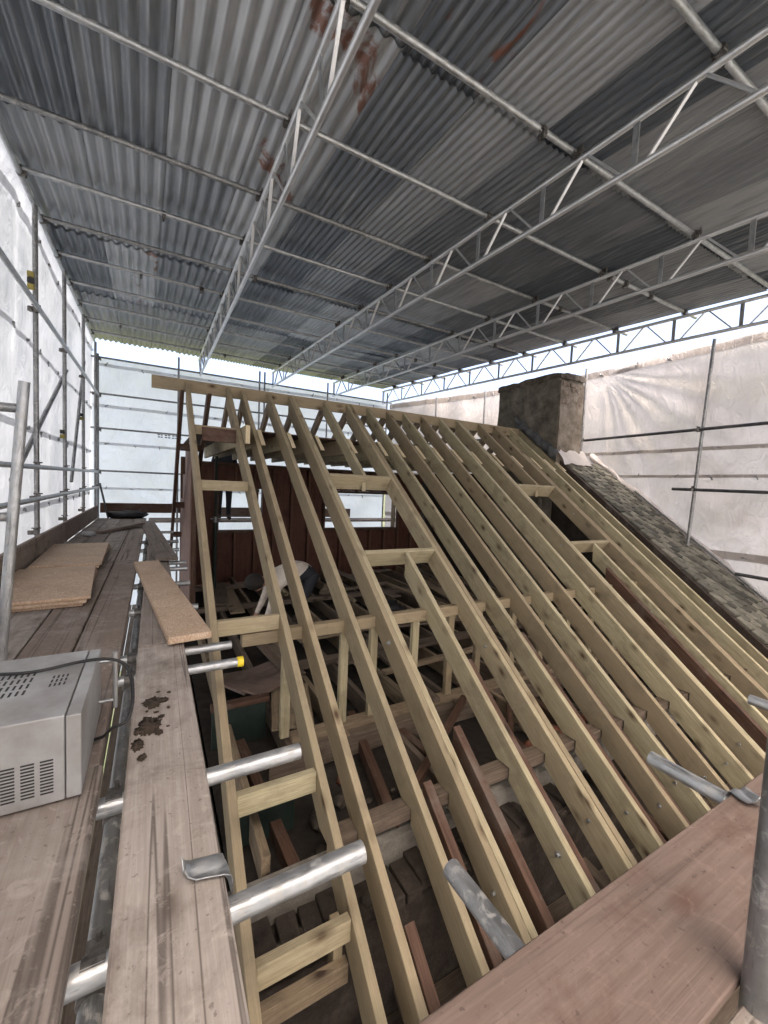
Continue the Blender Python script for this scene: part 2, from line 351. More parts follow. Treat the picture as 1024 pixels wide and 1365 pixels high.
# ------------------------------------------------------------------ setting: ground, house body
g = mesh('ground', [(-900, -900, -8), (900, -900, -8), (900, 900, -8), (-900, 900, -8)], [(0, 1, 2, 3)], M['ground']); g['kind'] = 'structure'
S = .765
def zt(y, o=0): return 1.225-S*(5.86-y)+o      # top of the rafters
hw = thing('house_wall', 'old brick outer walls of the house under the eaves of the open roof', 'wall', (3, 5, -8))
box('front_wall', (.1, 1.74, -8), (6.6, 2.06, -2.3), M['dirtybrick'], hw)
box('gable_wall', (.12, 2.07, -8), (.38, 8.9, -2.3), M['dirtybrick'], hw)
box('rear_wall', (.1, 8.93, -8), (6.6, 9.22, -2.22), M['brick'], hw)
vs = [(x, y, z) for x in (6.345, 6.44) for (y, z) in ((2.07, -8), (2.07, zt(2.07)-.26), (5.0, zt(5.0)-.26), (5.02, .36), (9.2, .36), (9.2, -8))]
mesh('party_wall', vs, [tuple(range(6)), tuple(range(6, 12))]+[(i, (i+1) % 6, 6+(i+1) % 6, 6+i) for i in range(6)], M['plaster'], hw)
box('wall_head', (.12, 1.965, -2.305), (6.3, 2.075, -2.12), M['mortar'], hw)
me0 = None
for i in range(56):                                   # loose top course of the front wall
    x = .14+i*.114
    if random.random() < .2: continue
    y = 1.85+random.uniform(-.02, .02)
    if me0 is None:
        b = beam('brick', (x, 1.75, -2.266), (x, 1.96, -2.266), .1, .065, M['dirtybrick'], hw, ch=.004); me0 = b.data
    else:
        place('brick', me0, frame((x, y-.105, -2.266), (x+random.uniform(-.012, .012), y+.1, -2.266)), hw)
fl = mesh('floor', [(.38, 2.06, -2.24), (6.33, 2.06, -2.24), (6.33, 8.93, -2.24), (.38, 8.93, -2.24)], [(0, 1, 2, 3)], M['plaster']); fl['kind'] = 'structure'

# ------------------------------------------------------------------ loft floor joists and planks
lf = thing('loft_floor', 'open floor of old timber joists inside the roof behind the rafters', 'floor frame', (3, 6, -2.2))
for i in range(15):
    x = .55+i*.405+random.uniform(-.03, .03)
    beam('joist', (x, 2.9 if i % 3 else 2.1, -2.12), (x+random.uniform(-.03, .03), 8.9, -2.12), .05, .17, M['oldgrey' if i % 2 else 'oldlight'], lf)
for y, x0, x1 in ((4.2, .5, 6.2), (6.6, .5, 6.2), (7.9, .5, 3.0)):
    beam('binder', (x0, y, -1.995), (x1, y+.03, -1.995), .1, .07, M['oldgrey'], lf)
for i, (x, y, a, L) in enumerate(((2.6, 4.9, 5, 2.1), (2.85, 5.0, 3, 1.9), (3.1, 4.8, -6, 2.0), (1.1, 6.9, 88, 1.6), (1.0, 7.3, 84, 1.4), (4.4, 5.2, 12, 2.2), (4.7, 6.0, 80, 1.8), (1.2, 4.35, 96, 1.0), (3.6, 7.2, 95, 2.4))):
    d = Vector((math.cos(R(a)), math.sin(R(a)), 0))*L/2
    o = beam('loose_plank', Vector((x, y, -1.945+i*.002))-d, Vector((x, y, -1.945+i*.002))+d, .2, .025, M['oldlight' if i % 3 == 0 else 'oldgrey'])
    tag(o, 'old grey-brown plank lying loose across the loft joists', 'plank', 'loose planks on the loft joists')
for i in range(16):
    x = random.uniform(1.0, 5.8); y = random.uniform(3.5, 8.4); a = random.choice((8, 84, 95, 170, 60, 120))+random.uniform(-8, 8); L = random.uniform(.8, 1.9)
    if abs(x-1.6) < .7 and 4.6 < y < 5.9: y = 7.4
    d = Vector((math.cos(R(a)), math.sin(R(a)), random.uniform(-.02, .03)))*L/2; c = Vector((x, y, -1.9+i*.003))
    o = beam('loose_batten', c-d, c+d, random.choice((.047, .07, .1)), .04, M[random.choice(('oldlight', 'pine', 'oldlight', 'oldgrey'))])
    tag(o, 'loose timber batten lying among the loft joists', 'batten', 'loose battens on the loft joists')
o = beam('red_board', (.62, 3.85, -1.93), (1.2, 4.2, -1.97), .38, .022, M['ply']); tag(o, 'wide red-brown board lying flat on the joists below the short timber', 'board')
o = beam('red_offcut', (.75, 3.55, -1.86), (1.25, 3.95, -1.93), .2, .022, M['ply']); tag(o, 'narrow red-brown board offcut tilted over the wider red board', 'board')
o = beam('plywood_offcut', (1.0, 3.12, -2.0), (1.15, 3.75, -1.96), .34, .02, M['oldlight']); tag(o, 'pale plywood sheet offcut leaning beside the knee wall stud', 'board')
o = lump('tool_bag', (3.15, 5.35, -1.87), (.24, .17, .09), M['black'], None, 3, 3, .5); tag(o, 'black crumpled tool bag lying on the loft planks', 'bag')
tn = thing('green_tank', 'dark green painted panels standing in the void below the gable rafter', 'panel', (.6, 2.6, -2.2))
box('panel', (.42, 2.42, -2.23), (.8, 2.45, -1.98), M['green'], tn); box('panel', (.42, 3.45, -2.23), (.86, 3.48, -1.9), M['green'], tn)
box('rail', (.41, 2.4, -1.979), (.82, 2.47, -1.93), M['old'], tn); box('rail', (.41, 3.43, -1.899), (.88, 3.5, -1.85), M['old'], tn)
# strip between knee wall and eave: old ceiling joists and rubble
for i in range(9):
    x = .7+i*.66; o = beam('ceiling_joist', (x, 2.08, -2.19), (x+random.uniform(-.25, .25), 3.3, -2.14), .07, .1, M['old'], lf)
rb = thing('rubble_heap', 'dusty heap of broken brick and plaster between the eave wall and knee wall', 'rubble', (2, 2.4, -2.24))
for i in range(120):
    x = random.uniform(.45, 6.2); y = random.uniform(2.1, 2.95); q = random.uniform(.025, .075)
    lump('fragment', (x, y, -2.235+q*.4), (q, q*random.uniform(.6, 1.2), q*.6), M['rubble' if random.random() < .7 else 'brick'], rb, i, 1, .5)

# ------------------------------------------------------------------ the new roof frame
rf = thing('roof_frame', 'new pale treated timber roof frame of sloping rafters under a ridge board', 'roof frame', (3, 2, -2.15))
PITCH = math.atan(S); DV = .245                      # vertical depth of a rafter
def rafter(name, x, y0, y1, mat, notch=True, wd=.047, dv=DV, off=0., jit=True, parent=rf):
    """plumb-cut rafter from eave y0 to ridge y1 with a birdsmouth over the wall plate"""
    pr = [(y0, zt(y0, off)), (y1, zt(y1, off)), (y1, zt(y1, off)-dv)]
    if notch and y0 < 1.8: pr += [(2.045, zt(2.045, off)-dv), (1.925, zt(2.045, off)-dv), (1.925, zt(1.925, off)-dv)]
    pr += [(y0+.0, zt(y0, off)-dv)]
    d = Vector((0, math.cos(PITCH), math.sin(PITCH))); u = Vector((0, -math.sin(PITCH), math.cos(PITCH)))
    o0 = Vector((x, y0, zt(y0, off)))
    pts = []
    for (y, z) in pr:
        q = Vector((x, y, z))-o0; pts.append((q.dot(d), q.dot(u)))
    n = len(pts); c = .003; vs = []
    for sx, ins in ((-wd/2, c), (-wd/2+c, 0), (wd/2-c, 0), (wd/2, c)):
        cen = Vector((sum(p[0] for p in pts)/n, sum(p[1] for p in pts)/n))
        for (a, b) in pts:
            bb = b-ins if b > -.05 else b+ins
            vs.append((a, -sx, bb))
    fs = [tuple(range(n)), tuple(range(3*n, 4*n))]
    for k in range(3):
        for i in range(n): fs.append((k*n+i, k*n+(i+1) % n, (k+1)*n+(i+1) % n, (k+1)*n+i))
    j = random.uniform(-.006, .006) if jit else 0
    mw = Matrix(((0, -1, 0, x), (d.y, 0, u.y, o0.y), (d.z, 0, u.z, o0.z+(random.uniform(-.004, .004) if jit else 0)), (0, 0, 0, 1)))
    # columns: local X -> slope, local Y -> -X world, local Z -> up normal
    mw = Matrix(((0, -1, 0, x), (d.y, 0, u.y, o0.y), (d.z, 0, u.z, mw[2][3]), (0, 0, 0, 1)))
    mw = mw @ Matrix.Rotation(j*.3, 4, 'Z')
    return mesh(name, vs, fs, mat, parent, mw=mw)
P = M['pine']
beam('ridge_board', (-.04, 5.86, 1.155), (6.27, 5.86, 1.155), .034, .155, P, rf)
YR, YE = 5.84, .95
right = [.385, .87, 1.055, 1.41, 2.22, 2.95, 3.29, 3.605, 3.965, 4.35, 5.24, 6.04, 6.31]
full = [.36, .845, 1.03, 1.386, 2.93, 3.267, 3.58, 3.942, 4.326, 6.016, 6.29]
for x in full: rafter('rafter', x, YE, YR, P)
for x in (1.672, 1.721, 2.575, 2.624, 4.70, 4.749, 5.60, 5.649): rafter('rafter', x, YE, YR, P)   # doubled trimmers round the two rooflights
def header(x0, x1, y, dv=.192):
    u = Vector((0, -math.sin(PITCH), math.cos(PITCH))); c = Vector((0, y, zt(y)))-u*(dv/2)
    beam('header', (x0, c.y, c.z), (x1, c.y, c.z), .047, dv, P, rf, up=u)
for x0, x1, xm in ((1.746, 2.55, 2.2), (4.774, 5.575, 5.216)):
    header(x0, x1, 4.395); header(x0, x1, 3.43)
    rafter('rafter', xm, 4.425, YR, P, False, dv=.2); rafter('rafter', xm, YE, 3.40, P, True)
def noggin(x0, x1, y, off=0., h=.1, mat=P, up=None):
    c = zt(y, off)-.02
    beam('noggin', (x0, y, c-h/2), (x1, y, c-h/2), .047, h, mat, rf, up=up or (0, 0, 1))
for y, hh in ((5.05, .1), (4.26, .1), (2.99, .11), (2.13, .12), (1.62, .11)): noggin(.386, .82, y, h=hh)
noggin(.386, .82, 1.63, -.24, .1, M['oldlight'])
beam('stud', (.78, 1.68, -2.35), (.78, 1.68, -2.1), .047, .07, P, rf)
# rear slope: gable ladder and short rafters down to the flat roof
def rear(name, x, y1, mat, wd=.047, dv=.2):
    p0 = Vector((x, 5.88, 1.225-dv/2*.8)); dy = y1-5.88; p1 = p0+Vector((0, dy, -dy*S))
    return beam(name, p0, p1, wd, dv*.8, mat, rf)
for x in (.30, .62): rear('rear_rafter', x, 9.4, M['old'])
for y in (6.7, 7.9, 8.7): beam('noggin', (.324, y, 1.06-(y-5.88)*S), (.596, y, 1.06-(y-5.88)*S), .047, .1, M['old'], rf)
for x in (.86, 1.05, 1.41, 1.76, 2.2, 2.6, 2.93, 3.27, 3.58, 3.94, 4.33, 4.72, 5.2, 5.62, 6.0): rear('rear_rafter', x+.01, 6.55, M['oldlight'], .047, .17)
# flat roof joists behind the ridge, cut to the slope at the rafters
def flat_joist(x, y0=None, mat=P):
    z0, z1 = .40, .60; ya = 5.86-(1.225-z1)/S; yb = 5.86-(1.225-z0)/S
    if y0 is None: pr = [(yb-.01, z0), (9.05, z0), (9.05, z1), (ya-.01, z1)]
    else: pr = [(y0, z0), (9.05, z0), (9.05, z1), (y0, z1)]
    vs = []
    for s in (-.0235, .0235): vs += [(y, -s, z) for y, z in pr]
    o = mesh('flat_roof_joist', vs, [(0, 1, 2, 3), (4, 5, 6, 7), (0, 1, 5, 4), (1, 2, 6, 5), (2, 3, 7, 6), (3, 0, 4, 7)], [mat, M['cut']], rf,
             mw=Matrix(((0, -1, 0, x), (1, 0, 0, 0), (0, 0, 1, 0), (0, 0, 0, 1))))
    for p in o.data.polygons:
        if all(o.data.vertices[i].co.x < 6 for i in p.vertices): p.material_index = 1
flat_joist(.895, 4.72)
for x in right[2:] + [1.77, 2.673, 4.798, 5.70]: flat_joist(x+.025)
beam('rim_joist', (.46, 5.02, .49), (.87, 5.02, .49), .047, .15, M['old'], rf)
for i in range(11):      # decking boards on the flat roof
    y = 5.35+i*.335; box('decking_board', (.46, y, .603), (6.28, y+.32, .622), M['old'], rf)
# knee wall
beam('top_plate', (.56, 3.035, -1.165), (6.28, 3.035, -1.165), .075, .095, P, rf)
for x in (.9, 1.385, 1.66, 2.09, 2.5, 2.86, 3.35, 3.8, 4.25, 4.7, 5.2, 5.7, 6.1):
    beam('stud', (x, 3.04, -2.0), (x, 3.04, -1.213), .047, .07, P, rf, up=(1, 0, 0))
beam('bottom_plate', (.95, 3.04, -2.03), (6.28, 3.04, -2.03), .11, .06, M['oldlight'], rf)
beam('floor_beam', (.75, 2.93, -2.13), (6.28, 2.95, -2.13), .09, .17, M['oldgrey'], rf)
beam('wall_plate', (.9, 1.99, zt(2.045)-DV-.042), (6.3, 1.99, zt(2.045)-DV-.042), .105, .075, M['oldgrey'], rf)
# bolts seen on the sides of the rafters
bm = bmesh.new(); bmesh.ops.create_cone(bm, cap_ends=True, segments=8, radius1=.011, radius2=.011, depth=.02, matrix=Matrix.Rotation(R(90), 4, 'Y'))
bmesh.ops.create_cone(bm, cap_ends=True, segments=12, radius1=.02, radius2=.02, depth=.004, matrix=Matrix.Translation((.011, 0, 0)) @ Matrix.Rotation(R(90), 4, 'Y'))
bolt = bpy.data.meshes.new('bolt'); bm.to_mesh(bolt); bm.free(); bolt.materials.append(M['galv'])
for x, y in ((1.648, 2.75), (1.648, 1.5), (2.551, 2.6), (2.551, 1.55), (2.906, 1.5), (3.243, 1.45), (3.556, 1.5), (3.918, 1.45), (4.302, 1.45), (4.676, 3.5), (4.676, 1.5), (2.176, 1.5), (5.576, 4.0), (5.192, 2.6)):
    place('bolt', bolt, Matrix.Translation((x-.008, y, zt(y)-.1)), rf)
# old dark rafters left beside the new ones
orf = thing('old_rafters', 'dark brown weathered rafter stubs left standing between the new pale rafters', 'rafters', (3, 1.5, -2.4))
for x, y0, y1, off in ((1.86, .95, 2.13, -.03), (1.49, .95, 1.95, -.05), (2.275, .95, 2.5, -.05), (2.99, .95, 2.6, -.04), (3.33, .95, 2.4, -.045), (3.645, .95, 2.5, -.05), (4.395, .95, 3.4, -.045), (5.06, .95, 3.1, -.03), (5.29, .95, 3.4, -.06), (1.12, .95, 1.55, -.09), (5.74, .95, 3.2, -.05)):
    rafter('old_rafter', x, y0, y1, M['old'], False, .06, .17, off, parent=orf)
for x0, y0, x1, y1, z in ((1.3, 2.0, 2.6, 2.9, -2.05), (2.4, 2.1, 3.2, 2.9, -2.08), (3.4, 2.1, 4.3, 2.95, -2.06)):
    beam('brace', (x0, y0, z), (x1, y1, z+.05), .05, .07, M['old'], orf)

for i in range(16):
    x = .55+i*.36+random.uniform(-.1, .1); y = random.uniform(1.1, 1.5); a = R(random.choice((80, 95, 20, 110, 70, 100))+random.uniform(-14, 14)); L = random.uniform(.5, 1.1)
    d = Vector((math.cos(a), math.sin(a), random.uniform(-.12, .25)))*L/2; c = Vector((x, y, -2.72+random.uniform(-.12, .1)))
    o = beam('old_board', c-d, c+d, random.uniform(.07, .16), .025, M[random.choice(('oldgrey', 'old', 'oldgrey', 'verge'))])
    tag(o, 'dusty old board dumped in the dark below the rafter feet', 'board', 'old boards below the rafter feet')
for i in range(90):
    x = random.uniform(.3, 6.2); y = random.uniform(1.74, 2.0); q = random.uniform(.02, .06)
    lump('fragment', (x, y, -2.3+q*.6), (q, q*random.uniform(.6, 1.2), q*.6), M['rubble' if random.random() < .8 else 'dirtybrick'], rb, i+300, 1, .5)
# ------------------------------------------------------------------ dormer wall and cheek
dw = thing('dormer_wall', 'dark red boarded rear dormer wall with studs and two open window holes', 'wall', (3, 9, -2.2))
YW = 9.0
holes = [(1.16, 1.9, -1.07, -.25), (3.48, 5.33, -1.05, -.22)]
x = .66; xs = []
while x < 6.25: xs.append(x); x += .2
for k, xa in enumerate(xs):
    xb = xa+.205; zs = [(-2.2, .33)]
    for (h0, h1, q0, q1) in holes:
        if xb > h0+.02 and xa < h1-.02: zs = [(-2.2, q0-.06), (q1+.06, .33)]
    for z0, z1 in zs: box('cladding_board', (xa, YW+.05+.02*(k % 2), z0), (xb, YW+.068+.02*(k % 2), z1), M['redboard'], dw)
x = .68
while x < 6.2:
    zs = [(-2.15, .27)]
    for (h0, h1, q0, q1) in holes:
        if h0-.03 < x < h1+.03: zs = [(-2.15, q0-.06), (q1+.06, .27)]
    for z0, z1 in zs: box('stud', (x-.022, YW-.045, z0), (x+.022, YW+.048, z1), M['stud'], dw)
    x += .4
box('head_plate', (.64, YW-.05, .272), (6.2, YW+.05, .335), M['old'], dw)
for (h0, h1, q0, q1) in holes:
    box('sill', (h0-.06, YW-.06, q0-.058), (h1+.06, YW+.1, q0), M['old'], dw); box('lintel', (h0-.06, YW-.06, q1), (h1+.06, YW+.1, q1+.058), M['old'], dw)
    for xx in (h0-.045, h1+.004): box('jamb', (xx, YW-.055, q0+.001), (xx+.04, YW+.1, q1-.001), M['old' if xx < 5 else 'oldlight'], dw)
ck = thing('dormer_cheek', 'pinkish brown boarded side cheek of the dormer beside the gable', 'wall', (.47, 7.8, -2.2))
for k in range(4):
    y = 6.55+k*.61; box('panel', (.455, y, -2.2), (.472, y+.6, min(.52, zt(5.86)-(y+.3-5.88)*S+.5)), M['cheek'], ck)
box('corner_post', (.45, 9.0, -2.2), (.55, 9.1, .4), M['old'], ck); box('corner_post', (.476, 6.55, -2.2), (.54, 6.62, .4), M['old'], ck)
pr = thing('steel_prop', 'dark green steel prop standing from the loft floor to the flat roof', 'prop', (.93, 7.6, -2.03))
tube('outer_tube', (.93, 7.6, -2.02), (.93, 7.6, -.7), .03, M['green'], pr); tube('inner_tube', (.93, 7.6, -.7), (.93, 7.6, .38), .024, M['green'], pr)
box('plate', (.86, 7.53, -2.035), (1.0, 7.67, -2.02), M['green'], pr); tube('collar', (.93, 7.6, -.76), (.93, 7.6, -.66), .042, M['galv2'], pr); tube('pin', (.85, 7.6, -.7), (1.01, 7.6, -.7), .008, M['galv'], pr, 8, .004)

# ------------------------------------------------------------------ chimney
def cbox(name, lo, hi, mat, parent, seed, amp=.012, n=10):
    bm = bmesh.new(); bmesh.ops.create_cube(bm, size=1); bmesh.ops.subdivide_edges(bm, edges=bm.edges, cuts=n, use_grid_fill=True)
    lo, hi = Vector(lo), Vector(hi); s = hi-lo; c = (lo+hi)/2
    for v in bm.verts:
        p = Vector([v.co[i]*s[i] for i in range(3)])+c
        q = noise.noise_vector(p*4+Vector((seed, 0, 0)))+.6*noise.noise_vector(p*11); v.co = p+q*amp
    me = bpy.data.meshes.new(name); bm.to_mesh(me); bm.free(); me.materials.append(mat)
    return place(name, me, None, parent)
ch = thing('chimney', 'old square chimney stack with crumbling dark render beside the ridge', 'chimney', (6.65, 5.7, -2.2))
cbox('stack', (6.33, 5.02, -2.2), (6.98, 6.5, 2.08), M['render'], ch, 1, .026, 20)
cbox('front_render', (6.33, 4.985, .2), (6.985, 5.02, 2.02), M['render2'], ch, 5, .012, 14)
cbox('cap', (6.31, 4.98, 2.07), (7.0, 6.53, 2.17), M['capstone'], ch, 9, .032, 14)
for k in range(5):
    for j in range(3):
        if random.random() < .6: cbox('brick', (6.37+j*.2+(k % 2)*.05, 4.968+random.uniform(0, .016), 1.62+k*.078), (6.54+j*.2+(k % 2)*.05-random.uniform(0, .05), 5.05, 1.69+k*.078), M['crumble' if random.random() < .8 else 'brickbuff'], ch, k*3+j, .014, 6)
# crumpled lead and mortar up the side of the stack
def strip(name, fn, nu, nv, mat, parent, smooth=True):
    vs = [fn(i/nu, j/nv) for i in range(nu+1) for j in range(nv+1)]
    fs = [(i*(nv+1)+j, (i+1)*(nv+1)+j, (i+1)*(nv+1)+j+1, i*(nv+1)+j+1) for i in range(nu) for j in range(nv)]
    return mesh(name, vs, fs, mat, parent, smooth)
def flash(u, v):
    y = 5.95-u*1.0; a = v*math.pi; p = Vector((6.345-.10*math.sin(a), y, zt(y, .06)+.11*math.cos(a)+.05))
    return p+noise.noise_vector(p*9)*.045
fo = thing('lead_flashing', 'crumpled grey lead flashing running down the foot of the chimney', 'flashing', (6.36, 5.4, .9))
strip('flashing_roll', flash, 40, 8, M['lead'], fo)
def apron(u, v):
    p = Vector((6.35+u*.75, 5.0-v*.22, zt(5.0-v*.22, .13)+.12*(1-v)*(1-v))); return p+noise.noise_vector(p*7)*.03
strip('plastic_apron', apron, 20, 8, M['sheet_w'], fo)  # whitish plastic bunched at the chimney foot, not lead

# ------------------------------------------------------------------ tiled roof next door
tr = thing('tiled_roof', 'strip of old mossy brown clay tiles on the neighbouring roof slope', 'roof', (7, 3, -1))
def slope_mat(x, y, off): 
    d = Vector((0, math.cos(PITCH), math.sin(PITCH))); u = Vector((0, -math.sin(PITCH), math.cos(PITCH)))
    return Matrix(((1, 0, 0, x), (0, d.y, u.y, y), (0, d.z, u.z, zt(y, off)), (0, 0, 0, 1)))
vs = []; TW, TL, TH = .145, .2, .03
for (a, b) in ((0, 0), (1, 0)):
    pass
nx = 4
for zz in (0, TH):
    for yy in (0, TL):
        for i in range(nx+1):
            u_ = i/nx; vs.append((u_*TW-TW/2, yy+(.028*(2*u_-1)**2 if yy == 0 else 0), zz+.012*math.sin(math.pi*u_)))
fs = []
for i in range(nx):
    a, b, c, d_ = i, nx+1+i, 2*(nx+1)+i, 3*(nx+1)+i
    fs += [(a, a+1, b+1, b), (c, c+1, d_+1, d_), (a, a+1, c+1, c), (b, b+1, d_+1, d_)]
fs += [(0, nx+1, 3*(nx+1), 2*(nx+1)), (nx, 2*nx+1, 4*nx+3, 3*nx+2)]
tm = bpy.data.meshes.new('tile'); tm.from_pydata(vs, [], fs); tm.update()
bm = bmesh.new(); bm.from_mesh(tm); bmesh.ops.recalc_face_normals(bm, faces=bm.faces); bm.to_mesh(tm); bm.free(); tm.materials.append(M['tile'])
gauge = .1*math.cos(PITCH); row = 0; y = 1.45
while y < 4.86:
    for k in range(7):
        x = 6.57+(row % 2)*.08+k*.163
        if x > 7.58: continue
        mw = slope_mat(x+random.uniform(-.005, .005), y, .05+random.uniform(-.004, .009)) @ Matrix.Rotation(R(-7)+random.uniform(-.012, .012), 4, 'X') @ Matrix.Rotation(random.uniform(-.02, .02), 4, 'Z') @ Matrix.Rotation(random.uniform(-.012, .012), 4, 'Y')
        place('tile', tm, mw, tr)
    row += 1; y += gauge
def sl_box(name, x0, x1, y0, y1, o0, o1, mat, parent):
    vs = [(x, y, zt(y, o)) for x in (x0, x1) for y in (y0, y1) for o in (o0, o1)]
    return mesh(name, vs, [(0, 1, 3, 2), (4, 5, 7, 6), (0, 1, 5, 4), (2, 3, 7, 6), (0, 2, 6, 4), (1, 3, 7, 5)], mat, parent)
sl_box('underlay', 6.49, 7.62, 1.2, 4.98, -.1, .038, M['verge'], tr)
sl_box('verge_board', 6.43, 6.485, 1.2, 5.1, -.3, .045, M['verge'], tr)

# ------------------------------------------------------------------ temporary roof
XL = -1.18
def xr(y): return 7.27+(2-y)*.155+.12           # right roof edge fans out towards the front
def warp(u, y): return XL+u*(xr(y)-XL)
tp = thing('temporary_roof', 'flat temporary scaffold roof of grey corrugated iron sheets on steel tubes', 'roof', (3, 4.6, 2.85))
NC, NCOR = 13, 8
rows = [-1.6, .55, 2.55, 4.5, 6.4, 8.35, 10.85]
for r_ in range(6):
    for c_ in range(NC):
        y0, y1 = rows[r_], rows[r_+1]+.2; vs = []; fs = []
        sh = random.uniform(-.03, .03); ncor = 6 if c_ < 4 else 9; nU = ncor*8; zoff = 2.893+(.007 if (r_+c_) % 2 else 0)+random.uniform(-.002, .003)
        cy = (y0+y1)/2+sh; cx = warp((c_+.5)/NC, cy)
        for j in range(4):
            y = y0+(y1-y0)*j/3+sh
            for i in range(nU+1):
                u_ = (c_-.045+(1.07)*i/nU)/NC
                x = warp(u_, y); tilt = .02*(j/3)
                vs.append((x-cx, y-cy, zoff+tilt+(.018 if c_ < 4 else .014)*math.cos(2*math.pi*i/8)+.003*noise.noise(Vector((x*1.7, y*1.3, r_)))))
        for j in range(3):
            for i in range(nU): a = j*(nU+1)+i; fs.append((a, a+1, a+nU+2, a+nU+1))
        mt = 'iron'
        if (r_, c_) in ((1, 4), (2, 3), (4, 1)): mt = 'iron_rust'
        elif (r_, c_) in ((0, 1), (2, 2), (1, 0), (3, 2), (4, 6), (3, 8), (5, 5), (4, 9)) or random.random() < .16: mt = 'iron_pale'
        mesh('roof_sheet', vs, fs, M[mt], tp, True, Matrix.Translation((cx, cy, 0)))
PY = [-.5, .45, 1.43, 2.41, 3.40, 4.39, 5.28, 6.13, 6.96, 7.85, 8.68, 9.5, 10.25]
for y in PY:
    tube('purlin', (-1.16, y, 2.842), (xr(y)+.22, y+.03, 2.842), T, M['galv2' if y > 3 and random.random() < .45 else 'galv'], tp)
tube('eaves_tube', (-1.13, -1.5, 2.80), (-1.13, 10.8, 2.80), T, M['galv'], tp)
for y in PY: coupler((-1.13, y, 2.845), tp)
trusses = [((.955, -1.4), (.93, 10.8), 'beside the gable end rafter'), ((3.25, -1.4), (2.63, 10.8), 'over the doubled rafters of the rooflight opening'),
           ((5.38, -1.4), (4.30, 10.8), 'between the rooflight beam and the right-hand roof edge'), ((7.75, -1.4), (5.86, 10.8), 'along the roof edge above the chimney and beige sheeting')]
fb = beam_data(1, .034, .006, .001)
for (a, b, wh) in trusses:
    tb = thing('lattice_beam', 'silver lattice beam carrying the iron roof '+wh, 'beam', (a[0], a[1], 2.42), 'lattice beams under the iron roof')
    zb, z1 = 2.42, 2.765
    def at(y, z, q=0): f_ = (y-a[1])/(b[1]-a[1]); return Vector((a[0]+(b[0]-a[0])*f_+q, y, z))
    lean = -.03 if a[0] < 1 else 0
    tube('bottom_chord', at(-1.4, zb), at(10.8, zb), T, M['alu'], tb); tube('top_chord', at(-1.4, z1, lean), at(10.8, z1, lean), T, M['alu'], tb)
    y = -1.2; k = 0
    while y < 10.2:
        beam('diagonal', at(y+.03, zb+.018), at(y+.3, z1-.018, lean), .028, .018, M['alu'], tb)
        beam('diagonal', at(y+.36, z1-.018, lean), at(y+.63, zb+.018), .028, .018, M['alu'], tb)
        beam('upright', at(y+.73, zb+.015), at(y+.73, z1-.015, lean), .012, .05, M['galv'], tb, up=(0, 1, 0))
        y += .8
    beam('end_post', at(10.78, zb), at(10.78, z1, lean), .03, .03, M['alu'], tb)
    for y in PY:
        if random.random() < .9: coupler(at(y, 2.84, lean+.0), tb, R(random.choice((0, 180))))
for i in range(18):
    y = random.choice(PY[3:]); x = random.uniform(-.8, xr(y)-.5); coupler((x, y, 2.842), tp, R(90), 0, k=.7)

# ------------------------------------------------------------------ plastic sheeting
def fold(p, s, seed):
    """slack in a sheet: long soft folds and small creases"""
    q = Vector((p[0]*.7+seed, p[1]*.5, seed*2.3)); a = noise.noise(q)*.9
    b = noise.noise(Vector((p[0]*2.3+a*1.6, p[1]*.55+a, seed+7))); c = noise.ridged_multi_fractal(Vector((p[0]*1.1+p[1]*.8, p[1]*.9-p[0]*.5, seed)), 1.0, 2.0, 3, 1.0, 2.0)
    return s*(.055*a+.045*b+.018*(c-1.0))
bm = bmesh.new(); bmesh.ops.create_icosphere(bm, subdivisions=1, radius=.016); bmesh.ops.create_cube(bm, size=1, matrix=Matrix.Translation((0, 0, -.03)) @ Matrix.Diagonal((.012, .012, .05, 1)))
TIE = bpy.data.meshes.new('tie'); bm.to_mesh(TIE); bm.free(); TIE.materials.append(M['galv2'])
def sheet(name, label, base, nrm, smax, zmin, zmax, mat, bmat, bands, amp, seed, ns=150, nz=56, extra=None):
    t_ = thing(name, label, 'sheeting', base(0, zmin))
    def fn(s, z, o=0):
        q = fold((s, z), amp, seed)+(extra(s, z) if extra else 0); return Vector(base(s, z))+Vector(nrm(s))*(q+o)
    strip('sheet', lambda u, v: fn(u*smax, zmin+(zmax-zmin)*v), ns, nz, mat, t_)
    for (z, h) in bands:
        strip('eyelet_band', lambda u, v: fn(u*smax, z+h*v+.008*math.sin(u*9+z), .006), ns, 2, bmat, t_)
    for (z, h) in bands:
        s_ = .3
        while s_ < smax:
            place('tie', TIE, Matrix.Translation(fn(s_, z+h*.5, .016)) @ Matrix.Rotation(random.uniform(0, 3), 4, Vector(nrm(s_))) @ Matrix.Diagonal((random.uniform(.8, 1.4),)*3+(1,)), t_); s_ += random.uniform(.45, .75)
    return t_, fn
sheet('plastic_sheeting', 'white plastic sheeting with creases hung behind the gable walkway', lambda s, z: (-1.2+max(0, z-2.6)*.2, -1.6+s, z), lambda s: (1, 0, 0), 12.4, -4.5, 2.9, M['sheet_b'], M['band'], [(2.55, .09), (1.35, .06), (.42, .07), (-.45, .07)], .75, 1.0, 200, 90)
sb, fnb = sheet('plastic_sheeting', 'white printed plastic sheeting stretched across the far side behind the ridge', lambda s, z: (-1.24+s, 10.86, z), lambda s: (0, -1, 0), 7.3, -4.5, 2.47, M['sheet_r'], M['band'], [(2.3, .07), (1.42, .07), (.62, .06), (-.35, .05)], 1.1, 4.0, 150, 90)
